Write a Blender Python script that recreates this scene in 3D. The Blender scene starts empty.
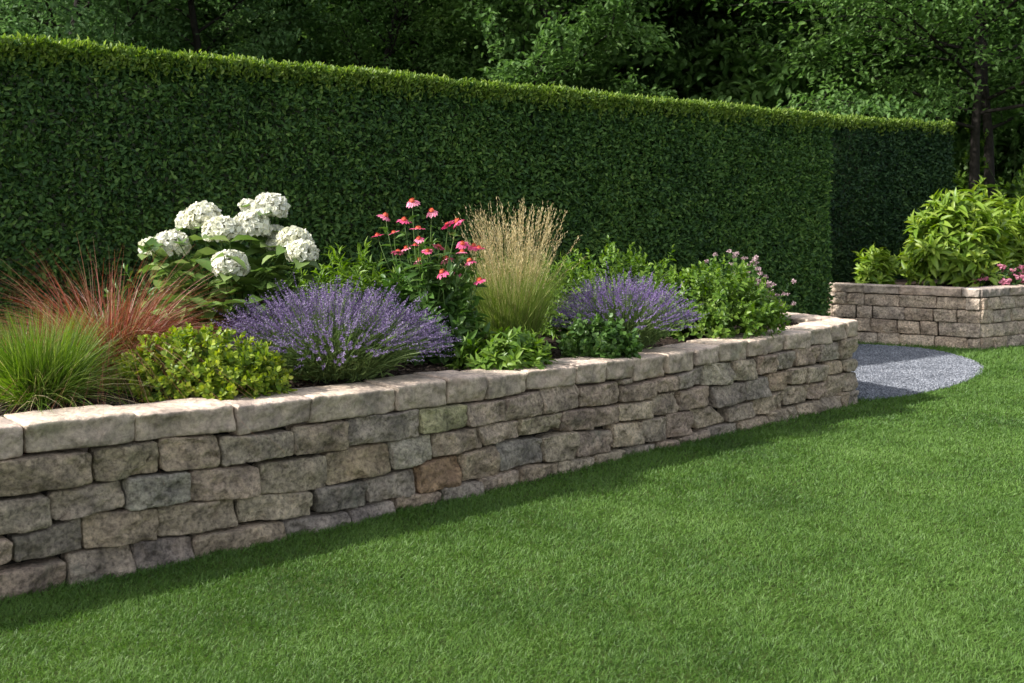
import bpy, math, random
import numpy as np
from math import radians, sin, cos, pi

random.seed(7)
rng = np.random.default_rng(7)
scene = bpy.context.scene
C = scene.collection

# ------------------------------------------------------------------ camera, sky, sun, exposure
F, HOR, EYE = 1000.0, 235.0, 1.45          # focal length in pixels, horizon row, eye height (m)
cam_d = bpy.data.cameras.new('camera')
cam = bpy.data.objects.new('camera', cam_d); C.objects.link(cam)
cam.location = (0, 0, EYE); cam.rotation_euler = (radians(90), 0, 0)
cam_d.sensor_width = 36; cam_d.lens = F*36/1024
cam_d.shift_y = -(341.5-HOR)/1024
cam_d.clip_end = 500
cam_d.dof.use_dof = True; cam_d.dof.focus_distance = 6.3; cam_d.dof.aperture_fstop = 4.5
scene.camera = cam

LIGHT = np.array([.93, .31, 0.0]); LIGHT /= np.linalg.norm(LIGHT)
ELEV = radians(37)
sun_dir = np.array([-LIGHT[0]*cos(ELEV), -LIGHT[1]*cos(ELEV), sin(ELEV)])   # towards the sun
world = bpy.data.worlds.new('World'); scene.world = world; world.use_nodes = True
wn = world.node_tree.nodes; wl = world.node_tree.links
sky = wn.new('ShaderNodeTexSky'); sky.sky_type = 'NISHITA'; sky.sun_disc = False
sky.sun_elevation = ELEV; sky.sun_rotation = math.atan2(sun_dir[0], sun_dir[1])
sky.air_density = 1.0; sky.dust_density = 2.0
hz = wn.new('ShaderNodeHueSaturation'); hz.inputs['Saturation'].default_value = .42    # sky desaturated so its fill light is less blue
wl.new(sky.outputs[0], hz.inputs['Color']); wl.new(hz.outputs[0], wn['Background'].inputs[0]); wn['Background'].inputs[1].default_value = 0.15
sun_d = bpy.data.lights.new('sun', 'SUN'); sun_d.energy = 3.7; sun_d.angle = radians(1.0)
sun_d.color = (1.0, .965, .92)
sun = bpy.data.objects.new('sun', sun_d); C.objects.link(sun)
from mathutils import Vector
sun.rotation_euler = Vector(-sun_dir).to_track_quat('-Z', 'Y').to_euler()
scene.view_settings.view_transform = 'Standard'; scene.view_settings.look = 'None'
scene.view_settings.exposure = 1.0; scene.view_settings.gamma = 1.0
scene.cycles.max_bounces = 6; scene.cycles.transparent_max_bounces = 4

# ------------------------------------------------------------------ helpers
def at(x, y, Z=0.0):
    Y = (EYE-Z)*F/(y-HOR); return np.array([(x-512)/F*Y, Y, Z])
def atY(x, y, Y):
    return np.array([(x-512)/F*Y, Y, EYE-(y-HOR)*Y/F])

_perm = rng.permutation(512)
_grad = rng.normal(size=(512, 3)); _grad /= np.linalg.norm(_grad, axis=1)[:, None]
def perlin(P):
    P = np.asarray(P, float); I = np.floor(P).astype(int); f = P-I
    u = f*f*f*(f*(f*6-15)+10); out = np.zeros(len(P))
    for dx in (0, 1):
        for dy in (0, 1):
            for dz in (0, 1):
                h = _perm[(I[:, 0]+dx) & 511]; h = _perm[(h+I[:, 1]+dy) & 511]; h = _perm[(h+I[:, 2]+dz) & 511]
                g = _grad[h]; d = f-np.array([dx, dy, dz])
                w = (u[:, 0] if dx else 1-u[:, 0])*(u[:, 1] if dy else 1-u[:, 1])*(u[:, 2] if dz else 1-u[:, 2])
                out += w*(g*d).sum(1)
    return out
def fbm(P, oct=4):
    P = np.asarray(P, float); a = 1.; s = 0.; 
    for i in range(oct): s = s+a*perlin(P*(2.03**i)+i*7.7); a *= .5
    return s

class MB:
    """collects vertices, triangles / quads, material index and a per-vertex 'rnd' value; builds ONE mesh object"""
    def __init__(s): s.V = []; s.F = []; s.M = []; s.R = []; s.K = []; s.n = 0
    def add(s, V, Fs, mat=0, rnd=0.5, col=None):
        V = np.asarray(V, float).reshape(-1, 3); k = len(V)
        if not isinstance(Fs, list): Fs = [Fs]
        for f in Fs:
            f = np.asarray(f, int); s.F.append(f+s.n); s.M.append(np.full(len(f), mat, int))
        s.V.append(V); s.R.append(np.broadcast_to(np.asarray(rnd, float), (k,)).copy())
        s.K.append(np.broadcast_to(np.asarray((1, 1, 1) if col is None else col, float), (k, 3)).copy()); s.n += k
    def build(s, name, mats, parent=None, smooth=True, origin=None, cols=False):
        V = np.concatenate(s.V)
        o0 = np.zeros(3) if origin is None else np.asarray(origin, float)
        V = V-o0
        me = bpy.data.meshes.new(name)
        loops = np.concatenate([f.ravel() for f in s.F]); tot = np.concatenate([np.full(len(f), f.shape[1], int) for f in s.F])
        start = np.concatenate([[0], np.cumsum(tot)[:-1]])
        me.vertices.add(len(V)); me.vertices.foreach_set('co', V.ravel().astype(np.float32))
        me.loops.add(len(loops)); me.loops.foreach_set('vertex_index', loops.astype(np.int32))
        me.polygons.add(len(tot)); me.polygons.foreach_set('loop_start', start.astype(np.int32))
        try: me.polygons.foreach_set('loop_total', tot.astype(np.int32))
        except Exception: pass
        me.polygons.foreach_set('material_index', np.concatenate(s.M).astype(np.int32))
        me.polygons.foreach_set('use_smooth', np.full(len(tot), smooth, bool))
        a = me.attributes.new('rnd', 'FLOAT', 'POINT'); a.data.foreach_set('value', np.concatenate(s.R).astype(np.float32))
        if cols:
            a = me.attributes.new('tint', 'FLOAT_COLOR', 'POINT')
            K = np.concatenate(s.K); a.data.foreach_set('color', np.hstack([K, np.ones((len(K), 1))]).ravel().astype(np.float32))
        me.update(calc_edges=True); me.validate()
        for m in (mats if isinstance(mats, (list, tuple)) else [mats]): me.materials.append(m)
        o = bpy.data.objects.new(name, me); C.objects.link(o)
        if parent is not None:
            o.parent = parent; o.location = Vector(o0)-parent.location
        else: o.location = o0
        return o

def tag(o, label=None, cat=None, group=None, kind=None):
    if label: o['label'] = label
    if cat: o['category'] = cat
    if group: o['group'] = group
    if kind: o['kind'] = kind
    return o
def empty(name, loc, label, cat, group=None):
    o = bpy.data.objects.new(name, None); C.objects.link(o); o.location = Vector(loc); o.empty_display_size = .1
    return tag(o, label, cat, group)

def norm(v): return v/(np.linalg.norm(v, axis=-1, keepdims=True)+1e-9)
def frames(d, up):
    y = norm(d); x = norm(np.cross(y, up)); z = np.cross(x, y); return np.stack([x, y, z], 2)     # columns
def scatter(mb, T, P, d, up, length, width, mat=0, rnd=None):
    tv, tf = T; k = len(P)
    R = frames(d, up)
    length = np.broadcast_to(length, (k,)); width = np.broadcast_to(width, (k,))
    S = np.stack([width, length, length], 1)
    L = tv[None]*S[:, None, :]
    V = np.einsum('kij,kvj->kvi', R, L)+P[:, None, :]
    n = len(tv)
    if rnd is None: rnd = rng.random(k)
    for f in tf: pass
    mb.add(V.reshape(-1, 3), [(f[None]+(np.arange(k)*n)[:, None, None]).reshape(-1, f.shape[1]) for f in tf], mat, np.repeat(rnd, n))

def leafT(prof=((0, .02), (.3, .5), (.65, .42), (1, 0)), fold=.12, curl=.25):
    (t0, w0), (t1, w1), (t2, w2), (t3, w3) = prof
    z = lambda t: -curl*t*t+.12*curl*t
    v = [(0, t0, z(t0)), (0, t1, z(t1)), (0, t2, z(t2)), (0, t3, z(t3)),
         (-w1, t1, z(t1)+fold), (-w2, t2, z(t2)+fold*.8), (w1, t1, z(t1)+fold), (w2, t2, z(t2)+fold*.8)]
    f = [np.array([(0, 1, 4), (0, 6, 1), (2, 3, 5), (2, 7, 3)]), np.array([(1, 2, 5, 4), (1, 6, 7, 2)])]
    return np.array(v, float), f
OVATE = leafT(); LANCE = leafT(((0, .02), (.25, .4), (.6, .38), (1, 0)), .08, .35)
DROOP = leafT(((0, .05), (.3, .48), (.65, .40), (1, 0)), .10, .5)
ROUND = leafT(((0, .1), (.3, .52), (.7, .5), (1, .05)), .06, .15)
SMALL = (np.array([(0, 0, 0), (-.5, .45, .12), (0, 1, -.08), (.5, .45, .12)], float), [np.array([(0, 2, 1), (0, 3, 2)])])
HEX = (np.array([(0, 0, 0), (-.42, .3, .1), (-.36, .7, .06), (0, 1, -.1), (.36, .7, .06), (.42, .3, .1)], float),
       [np.array([(0, 3, 2, 1), (0, 5, 4, 3)])])

def tube(mb, pts, rad, mat=0, sides=6, rnd=.5):
    pts = np.asarray(pts, float); n = len(pts); rad = np.broadcast_to(rad, (n,))
    t = norm(np.gradient(pts, axis=0)); up = np.array([.31, .17, .93]); 
    x = norm(np.cross(t, up)+1e-6); y = np.cross(t, x)
    a = np.arange(sides)/sides*2*pi
    V = pts[:, None]+rad[:, None, None]*(np.cos(a)[None, :, None]*x[:, None]+np.sin(a)[None, :, None]*y[:, None])
    i = np.arange(n-1)[:, None]*sides; j = np.arange(sides)[None]; j2 = (j+1) % sides
    Q = np.stack([i+j, i+j2, i+sides+j2, i+sides+j], 2).reshape(-1, 4)
    mb.add(V.reshape(-1, 3), Q, mat, rnd)
def blades(mb, P, d0, length, width, droop, seg=4, mat=0, rnd=None, taper=1.0):
    """arching grass blades: root P, start direction d0, gravity bends them by droop"""
    k = len(P); t = np.linspace(0, 1, seg+1)
    d0 = norm(d0); length = np.broadcast_to(length, (k,)); droop = np.broadcast_to(droop, (k,)); width = np.broadcast_to(width, (k,))
    if rnd is None: rnd = rng.random(k)
    pos = P[:, None]+d0[:, None]*(length[:, None]*t)[:, :, None]
    hz = d0.copy(); hz[:, 2] = 0; hz = norm(hz+1e-5)
    pos = pos+(length*droop)[:, None, None]*(t**2.2)[None, :, None]*(hz*.45-np.array([0, 0, .62]))[:, None]
    side = norm(np.cross(d0, norm(rng.normal(size=(k, 3)))))
    w = width[:, None]*(1-t**1.5*taper)*.5
    w[:, -1] = width*.04
    L = pos-side[:, None]*w[:, :, None]; Rr = pos+side[:, None]*w[:, :, None]
    V = np.stack([L, Rr], 2).reshape(k, -1, 3); n = 2*(seg+1)
    q = np.array([(2*i, 2*i+1, 2*i+3, 2*i+2) for i in range(seg)])
    mb.add(V.reshape(-1, 3), (q[None]+(np.arange(k)*n)[:, None, None]).reshape(-1, 4), mat, np.repeat(rnd, n))
    return pos

# ------------------------------------------------------------------ materials
def newmat(name):
    m = bpy.data.materials.new(name); m.use_nodes = True; nt = m.node_tree
    return m, nt, nt.nodes, nt.links, nt.nodes['Principled BSDF']
def ramp(nodes, stops):
    r = nodes.new('ShaderNodeValToRGB'); e = r.color_ramp.elements
    while len(e) > 1: e.remove(e[-1])
    e[0].position, e[0].color = stops[0][0], (*stops[0][1], 1)
    for p, c in stops[1:]:
        x = e.new(p); x.color = (*c, 1)
    return r
def leaf_mat(name, cols, transl=.25, rough=.5, clump=2.5, amount=.45, spec=.35, tcol=None):
    m, nt, N, L, bs = newmat(name)
    at_ = N.new('ShaderNodeAttribute'); at_.attribute_name = 'rnd'
    tc = N.new('ShaderNodeTexCoord'); nz = N.new('ShaderNodeTexNoise'); nz.inputs['Scale'].default_value = clump; nz.inputs['Detail'].default_value = 3
    L.new(tc.outputs['Object'], nz.inputs['Vector'])
    mx = N.new('ShaderNodeMix'); mx.data_type = 'FLOAT'; mx.inputs[0].default_value = amount
    L.new(at_.outputs['Fac'], mx.inputs[2])
    mr = N.new('ShaderNodeMapRange'); mr.inputs[1].default_value = .3; mr.inputs[2].default_value = .7
    L.new(nz.outputs[0], mr.inputs[0]); L.new(mr.outputs[0], mx.inputs[3])
    n = len(cols); r = ramp(N, [(i/(n-1), c) for i, c in enumerate(cols)])
    L.new(mx.outputs[0], r.inputs[0]); L.new(r.outputs[0], bs.inputs['Base Color'])
    bs.inputs['Roughness'].default_value = rough; bs.inputs['Specular IOR Level'].default_value = spec
    if transl > 0:
        tr = N.new('ShaderNodeBsdfTranslucent'); ms = N.new('ShaderNodeMixShader'); ms.inputs[0].default_value = transl
        hs = N.new('ShaderNodeHueSaturation'); hs.inputs['Saturation'].default_value = 1.15; hs.inputs['Value'].default_value = 1.25
        L.new(r.outputs[0], hs.inputs['Color']); L.new(hs.outputs[0], tr.inputs[0])
        L.new(bs.outputs[0], ms.inputs[1]); L.new(tr.outputs[0], ms.inputs[2])
        L.new(ms.outputs[0], N['Material Output'].inputs[0])
    return m

def stone_mat(name, top=False):
    m, nt, N, L, bs = newmat(name)
    at_ = N.new('ShaderNodeAttribute'); at_.attribute_name = 'tint'
    tc = N.new('ShaderNodeTexCoord')
    ar = N.new('ShaderNodeAttribute'); ar.attribute_name = 'rnd'
    off = N.new('ShaderNodeVectorMath'); off.operation = 'MULTIPLY_ADD'; off.inputs[1].default_value = (37, 53, 71)
    L.new(ar.outputs['Vector'], off.inputs[0]); L.new(tc.outputs['Object'], off.inputs[2])
    def noise(scale, detail=6, rough=.6):
        n = N.new('ShaderNodeTexNoise'); n.inputs['Scale'].default_value = scale; n.inputs['Detail'].default_value = detail; n.inputs['Roughness'].default_value = rough
        L.new(off.outputs[0], n.inputs['Vector']); return n
    n1 = noise(7, 8, .65); n2 = noise(48, 8, .75); n3 = noise(3.2, 5, .6); n4 = noise(150, 3, .7)
    r1 = ramp(N, [(.36, (.62, .61, .61)), (.5, (1.0, .98, .96)), (.64, (1.32, 1.28, 1.22))]); L.new(n1.outputs[0], r1.inputs[0])
    mul = N.new('ShaderNodeMix'); mul.data_type = 'RGBA'; mul.blend_type = 'MULTIPLY'; mul.inputs[0].default_value = 1
    L.new(at_.outputs['Color'], mul.inputs[6]); L.new(r1.outputs[0], mul.inputs[7])
    r2 = ramp(N, [(.38, (.42, .41, .40)), (.5, (1, 1, 1)), (.63, (1.5, 1.48, 1.42))]); L.new(n2.outputs[0], r2.inputs[0])
    mul2 = N.new('ShaderNodeMix'); mul2.data_type = 'RGBA'; mul2.blend_type = 'MULTIPLY'; mul2.inputs[0].default_value = .85 if not top else .5
    L.new(mul.outputs[2], mul2.inputs[6]); L.new(r2.outputs[0], mul2.inputs[7])
    # pale lichen and greenish bloom, warm iron staining
    li = ramp(N, [(.60, (0, 0, 0)), (.68, (1, 1, 1))]); L.new(n3.outputs[0], li.inputs[0])
    mm = N.new('ShaderNodeMath'); mm.operation = 'MULTIPLY'; mm.inputs[1].default_value = .28; L.new(li.outputs[0], mm.inputs[0])
    mx = N.new('ShaderNodeMix'); mx.data_type = 'RGBA'; L.new(mm.outputs[0], mx.inputs[0]); L.new(mul2.outputs[2], mx.inputs[6]); mx.inputs[7].default_value = (.30, .31, .23, 1)
    ir = ramp(N, [(.30, (1, 1, 1)), (.40, (0, 0, 0))]); L.new(n3.outputs[0], ir.inputs[0])
    mm2 = N.new('ShaderNodeMath'); mm2.operation = 'MULTIPLY'; mm2.inputs[1].default_value = .35; L.new(ir.outputs[0], mm2.inputs[0])
    mx2 = N.new('ShaderNodeMix'); mx2.data_type = 'RGBA'; L.new(mm2.outputs[0], mx2.inputs[0]); L.new(mx.outputs[2], mx2.inputs[6]); mx2.inputs[7].default_value = (.30, .20, .13, 1)
    L.new(mx2.outputs[2], bs.inputs['Base Color']); bs.inputs['Roughness'].default_value = .9; bs.inputs['Specular IOR Level'].default_value = .2
    nv = noise(14, 3, .6); dis = N.new('ShaderNodeVectorMath'); dis.operation = 'MULTIPLY_ADD'; dis.inputs[1].default_value = (.06, .06, .06)
    L.new(nv.outputs[1], dis.inputs[0]); L.new(off.outputs[0], dis.inputs[2])
    vo = N.new('ShaderNodeTexVoronoi'); vo.inputs['Scale'].default_value = 26; L.new(dis.outputs[0], vo.inputs['Vector'])
    b0 = N.new('ShaderNodeBump'); b0.inputs['Strength'].default_value = .9 if not top else .3; b0.inputs['Distance'].default_value = .022; L.new(vo.outputs['Distance'], b0.inputs['Height'])
    b1 = N.new('ShaderNodeBump'); L.new(b0.outputs[0], b1.inputs['Normal']); b1.inputs['Strength'].default_value = 1.0 if not top else .5; b1.inputs['Distance'].default_value = .022; L.new(n2.outputs[0], b1.inputs['Height'])
    b2 = N.new('ShaderNodeBump'); b2.inputs['Strength'].default_value = .5; b2.inputs['Distance'].default_value = .004; L.new(n4.outputs[0], b2.inputs['Height']); L.new(b1.outputs[0], b2.inputs['Normal'])
    L.new(b2.outputs[0], bs.inputs['Normal'])
    return m
def ground_mat(name, stops, scale, detail=8, bump=.5, dist=.01, scale2=None):
    m, nt, N, L, bs = newmat(name)
    tc = N.new('ShaderNodeTexCoord'); n = N.new('ShaderNodeTexNoise'); n.inputs['Scale'].default_value = scale; n.inputs['Detail'].default_value = detail; n.inputs['Roughness'].default_value = .65
    L.new(tc.outputs['Object'], n.inputs['Vector']); r = ramp(N, stops); L.new(n.outputs[0], r.inputs[0]); L.new(r.outputs[0], bs.inputs['Base Color'])
    bs.inputs['Roughness'].default_value = .95; bs.inputs['Specular IOR Level'].default_value = .15
    b = N.new('ShaderNodeBump'); b.inputs['Strength'].default_value = bump; b.inputs['Distance'].default_value = dist; L.new(n.outputs[0], b.inputs['Height']); L.new(b.outputs[0], bs.inputs['Normal'])
    return m

M_stone = stone_mat('rock_faced_stone'); M_cap = stone_mat('coping_stone', True)
M_core = ground_mat('joint_earth', [(.3, (.012, .010, .008)), (.7, (.035, .03, .025))], 30)
M_turf = ground_mat('turf_soil', [(.3, (.03, .05, .012)), (.7, (.07, .10, .022))], 9)
M_soil = ground_mat('bed_soil', [(.3, (.018, .012, .009)), (.7, (.06, .042, .03))], 25, 8, .9, .03)
M_gravel_bed = ground_mat('gravel_bed', [(.3, (.12, .125, .14)), (.7, (.30, .31, .34))], 70, 4, .8, .01)
M_wood_floor = ground_mat('wood_floor', [(.3, (.035, .055, .02)), (.7, (.08, .12, .04))], 3)
M_pebble = leaf_mat('gravel_stones', [(.065, .07, .083), (.13, .14, .16), (.21, .222, .25), (.37, .38, .405)], 0, .85, 3, .25)
M_chip = leaf_mat('bark_chips', [(.018, .012, .009), (.05, .034, .024), (.11, .08, .055)], 0, .9, 5, .2)
M_grass = leaf_mat('lawn_blade', [(.032, .074, .014), (.074, .150, .026), (.124, .222, .044), (.21, .31, .105)], .32, .5, 1.1, .42, .3)
M_hedge = leaf_mat('hedge_leaf', [(.026, .060, .024), (.068, .145, .041), (.130, .235, .058), (.22, .33, .08)], .36, .5, 1.5, .25, .22)
M_hedge_b = leaf_mat('far_hedge_leaf', [(.011, .029, .016), (.029, .068, .027), (.056, .114, .038), (.10, .17, .05)], .25, .5, 1.5, .25, .2)  # darker copy of the hedge leaf; shade of the set-back hedge painted in
M_hedge_new = leaf_mat('hedge_new_leaf', [(.10, .18, .026), (.17, .26, .04), (.28, .36, .08)], .38, .45, 4, .2)
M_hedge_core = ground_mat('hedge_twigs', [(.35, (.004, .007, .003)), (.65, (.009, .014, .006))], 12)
M_bark = ground_mat('bark', [(.3, (.012, .010, .009)), (.7, (.04, .035, .03))], 14, 8, .8, .03)

# ------------------------------------------------------------------ ground, lawn, gravel
BX = [-400, 0, 240, 480, 700, 857]; BYp = [691, 601, 549, 493.5, 440, 404]
TX = [-400, 0, 28, 135, 238, 315, 395, 445, 487, 530, 575, 600, 635, 665, 695, 722, 750, 785, 812, 830, 857]
TYp = [463, 425.5, 423, 412, 405, 395, 388, 378, 375, 371, 365, 362, 357, 353.5, 349, 344, 340, 334, 329, 326, 319]
def wallY(x): return EYE*F/(np.interp(x, BX, BYp)-HOR)
def wallP(x):
    Y = wallY(x); return np.array([(x-512)/F*Y, Y])
def on_wall(x, y): return atY(x, y, wallY(x))
p_left, p_right = wallP(-350.), wallP(857.)
wdir = norm(p_right-p_left); n_out = np.array([wdir[1], -wdir[0]]); n_in = -n_out
ZTOP = lambda x: EYE-(np.interp(x, TX, TYp)-HOR)*wallY(x)/F
corner_back = np.array([2.42, 9.80])
H1a, H1b = np.array([-3.6, 7.03]), np.array([3.975, 12.5]); hdir = norm(H1b-H1a); h_in = np.array([-hdir[1], hdir[0]])
back_left = corner_back-hdir*6.8
bed_poly = np.array([p_left-wdir*.1, p_right, corner_back, back_left])
gravel_px = [(852, 401), (872, 400.5), (890, 398.5), (912, 396), (934, 391), (955, 385.5), (972, 379), (981, 373), (983, 368), (975, 362), (960, 357), (942, 352.5), (920, 349), (895, 347), (868, 345.5), (835, 344.5)]
gravel_w = [at(x, y)[:2] for x, y in gravel_px]
gravel_poly = np.array(gravel_w+[np.array([3.2, 12.6]), H1b+h_in*.2-hdir*.6, H1b-hdir*2.2-h_in*.1, H1b-hdir*6-h_in*.1, corner_back-hdir*5-h_in*-.1, corner_back+np.array([.0, .05]), p_right+np.array([-.1, .1])])
def inside(P, poly):
    x, y = P[:, 0], P[:, 1]; r = np.zeros(len(P), bool); n = len(poly)
    for i in range(n):
        (x1, y1), (x2, y2) = poly[i], poly[(i+1) % n]
        c = ((y1 > y) != (y2 > y)) & (x < (x2-x1)*(y-y1)/(y2-y1+1e-12)+x1); r ^= c
    return r
def ngon(name, poly, z, mat):
    mb = MB(); mb.add(np.hstack([poly, np.full((len(poly), 1), z)]), np.arange(len(poly))[None]); return mb.build(name, mat)
mb = MB(); S = 150
prof = [(-40, -.012), (44, -.012), (50, 1.5), (58, 7), (70, 15), (95, 24), (260, 26)]
mb.add([(sx, y, z) for y, z in prof for sx in (-S, S)], np.array([(2*i, 2*i+1, 2*i+3, 2*i+2) for i in range(len(prof)-1)]))
tag(mb.build('terrain', M_wood_floor), kind='structure')
mb = MB(); mb.add([(-14, -3, -.004), (16, -3, -.004), (16, 17.5, -.004), (-14, 17.5, -.004)], np.array([(0, 1, 2, 3)]))
tag(mb.build('lawn', M_turf), kind='structure')
gp = gravel_poly[::-1] if np.cross(gravel_poly[1]-gravel_poly[0], gravel_poly[2]-gravel_poly[1]) < 0 else gravel_poly
tag(ngon('gravel_path', gp, .001, M_gravel_bed), kind='structure')

W2 = [np.array([3.75, 14.0]), np.array([5.90, 12.60]), np.array([9.4, 14.55])]
w2poly = np.array([W2[0], W2[1], W2[2], [9.4, 18], [3.75, 18]])
hedge1_poly = np.array([H1a-hdir*4, H1b, H1b+h_in*1.0, H1a-hdir*4+h_in*1.0])
# lawn grass: density falls with distance, as seen from the garden
mb = MB()
def lawn_blades(x0, x1, y0, y1, dens, ln, wd):
    n = int((x1-x0)*(y1-y0)*dens)
    P = np.stack([rng.uniform(x0, x1, n), rng.uniform(y0, y1, n), np.zeros(n)], 1)
    keep = (np.abs(P[:, 0]) < P[:, 1]*.62+1.9) & ~inside(P, bed_poly-n_in*0) & ~inside(P, w2poly) & ~inside(P, hedge1_poly)
    g = inside(P+rng.normal(size=P.shape)*.018, gravel_poly); keep &= ~g
    P = P[keep]; n = len(P)
    tuft = fbm(np.hstack([P[:, :2]*1.6, np.zeros((n, 1))]), 3)
    th = rng.uniform(0, 2*pi, n)+0; lean = np.abs(rng.normal(.5, .33, n))
    flow = perlin(np.hstack([P[:, :2]*5, np.full((n, 1), 3.)]))*6
    th = np.where(rng.random(n) < .4, flow+rng.normal(0, .6, n), th)
    foot = ((P[:, :2]-p_left)@n_out); tall = 1+.9*np.exp(-np.clip(foot, 0, 9)/.05)*(rng.random(n) < .6)     # the mower misses the wall foot
    d = np.stack([np.cos(th)*lean, np.sin(th)*lean, np.ones(n)], 1)
    rn = np.clip(rng.normal(.42, .22, n)+tuft*.30, 0, 1)
    blades(mb, P, d, ln*tall*rng.uniform(.55, 1.15, n)*(1+.35*tuft), wd*rng.uniform(.7, 1.2, n), rng.uniform(.1, .9, n), 2, 0, rn)
lawn_blades(-3.2, 4.4, 1.9, 4.0, 25000, .029, .0030)
lawn_blades(-3.4, 5.2, 4.0, 5.5, 17000, .030, .0036)
lawn_blades(-3.6, 6.6, 5.5, 7.5, 10000, .032, .0048)
lawn_blades(-1.0, 8.0, 7.5, 10.0, 5200, .035, .0070)
lawn_blades(2.0, 11.0, 10.0, 15.0, 2800, .038, .0092)
tag(mb.build('lawn_grass', M_grass), 'short mown green lawn grass in front of the stone wall', 'grass', kind='stuff')

# loose gravel stones
mb = MB()
gx0, gy0 = gravel_poly.min(0); gx1, gy1 = gravel_poly.max(0)
n = 190000; P = np.stack([rng.uniform(2.2, gx1, n), rng.uniform(gy0, 14, n), np.full(n, .004)], 1)
P = P[inside(P+rng.normal(size=P.shape)*.012, gravel_poly)]; n = len(P)
P = P[:60000]; n = len(P)
OCT = (np.array([(1, 0, 0), (0, 1, 0), (-1, 0, 0), (0, -1, 0), (.1, .1, .8), (0, 0, -.8)], float)*.5,
       [np.array([(0, 1, 4), (1, 2, 4), (2, 3, 4), (3, 0, 4), (1, 0, 5), (2, 1, 5), (3, 2, 5), (0, 3, 5)])])
P[:, 2] += rng.uniform(0, .012, n)
scatter(mb, OCT, P, rng.normal(size=(n, 3)), rng.normal(size=(n, 3)), rng.uniform(.011, .027, n), rng.uniform(.011, .025, n))
tag(mb.build('gravel', M_pebble, smooth=False), 'loose blue grey gravel on the curved path beside the walls', 'gravel', kind='stuff')

# ------------------------------------------------------------------ stone walls
def cube_topo(nu, nv, nd):
    pts = {}; faces = []
    def vid(i, j, k):
        return pts.setdefault((i, j, k), len(pts))
    for i in range(nu):
        for j in range(nv):
            faces.append((vid(i, j, nd), vid(i+1, j, nd), vid(i+1, j+1, nd), vid(i, j+1, nd)))
            faces.append((vid(i, j, 0), vid(i, j+1, 0), vid(i+1, j+1, 0), vid(i+1, j, 0)))
    for i in range(nu):
        for k in range(nd):
            faces.append((vid(i, nv, k), vid(i, nv, k+1), vid(i+1, nv, k+1), vid(i+1, nv, k)))
            faces.append((vid(i, 0, k), vid(i+1, 0, k), vid(i+1, 0, k+1), vid(i, 0, k+1)))
    for j in range(nv):
        for k in range(nd):
            faces.append((vid(0, j, k), vid(0, j, k+1), vid(0, j+1, k+1), vid(0, j+1, k)))
            faces.append((vid(nu, j, k), vid(nu, j+1, k), vid(nu, j+1, k+1), vid(nu, j, k+1)))
    a = np.array(list(pts.keys()), float)/np.array([nu, nv, nd])
    return a, np.array(faces)
_topos = {}
TINTS = [(.37, .32, .26), (.36, .325, .285), (.41, .35, .275), (.33, .31, .29), (.39, .325, .28), (.38, .35, .30), (.31, .295, .28), (.43, .38, .31), (.36, .33, .27), (.40, .345, .30)]
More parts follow.
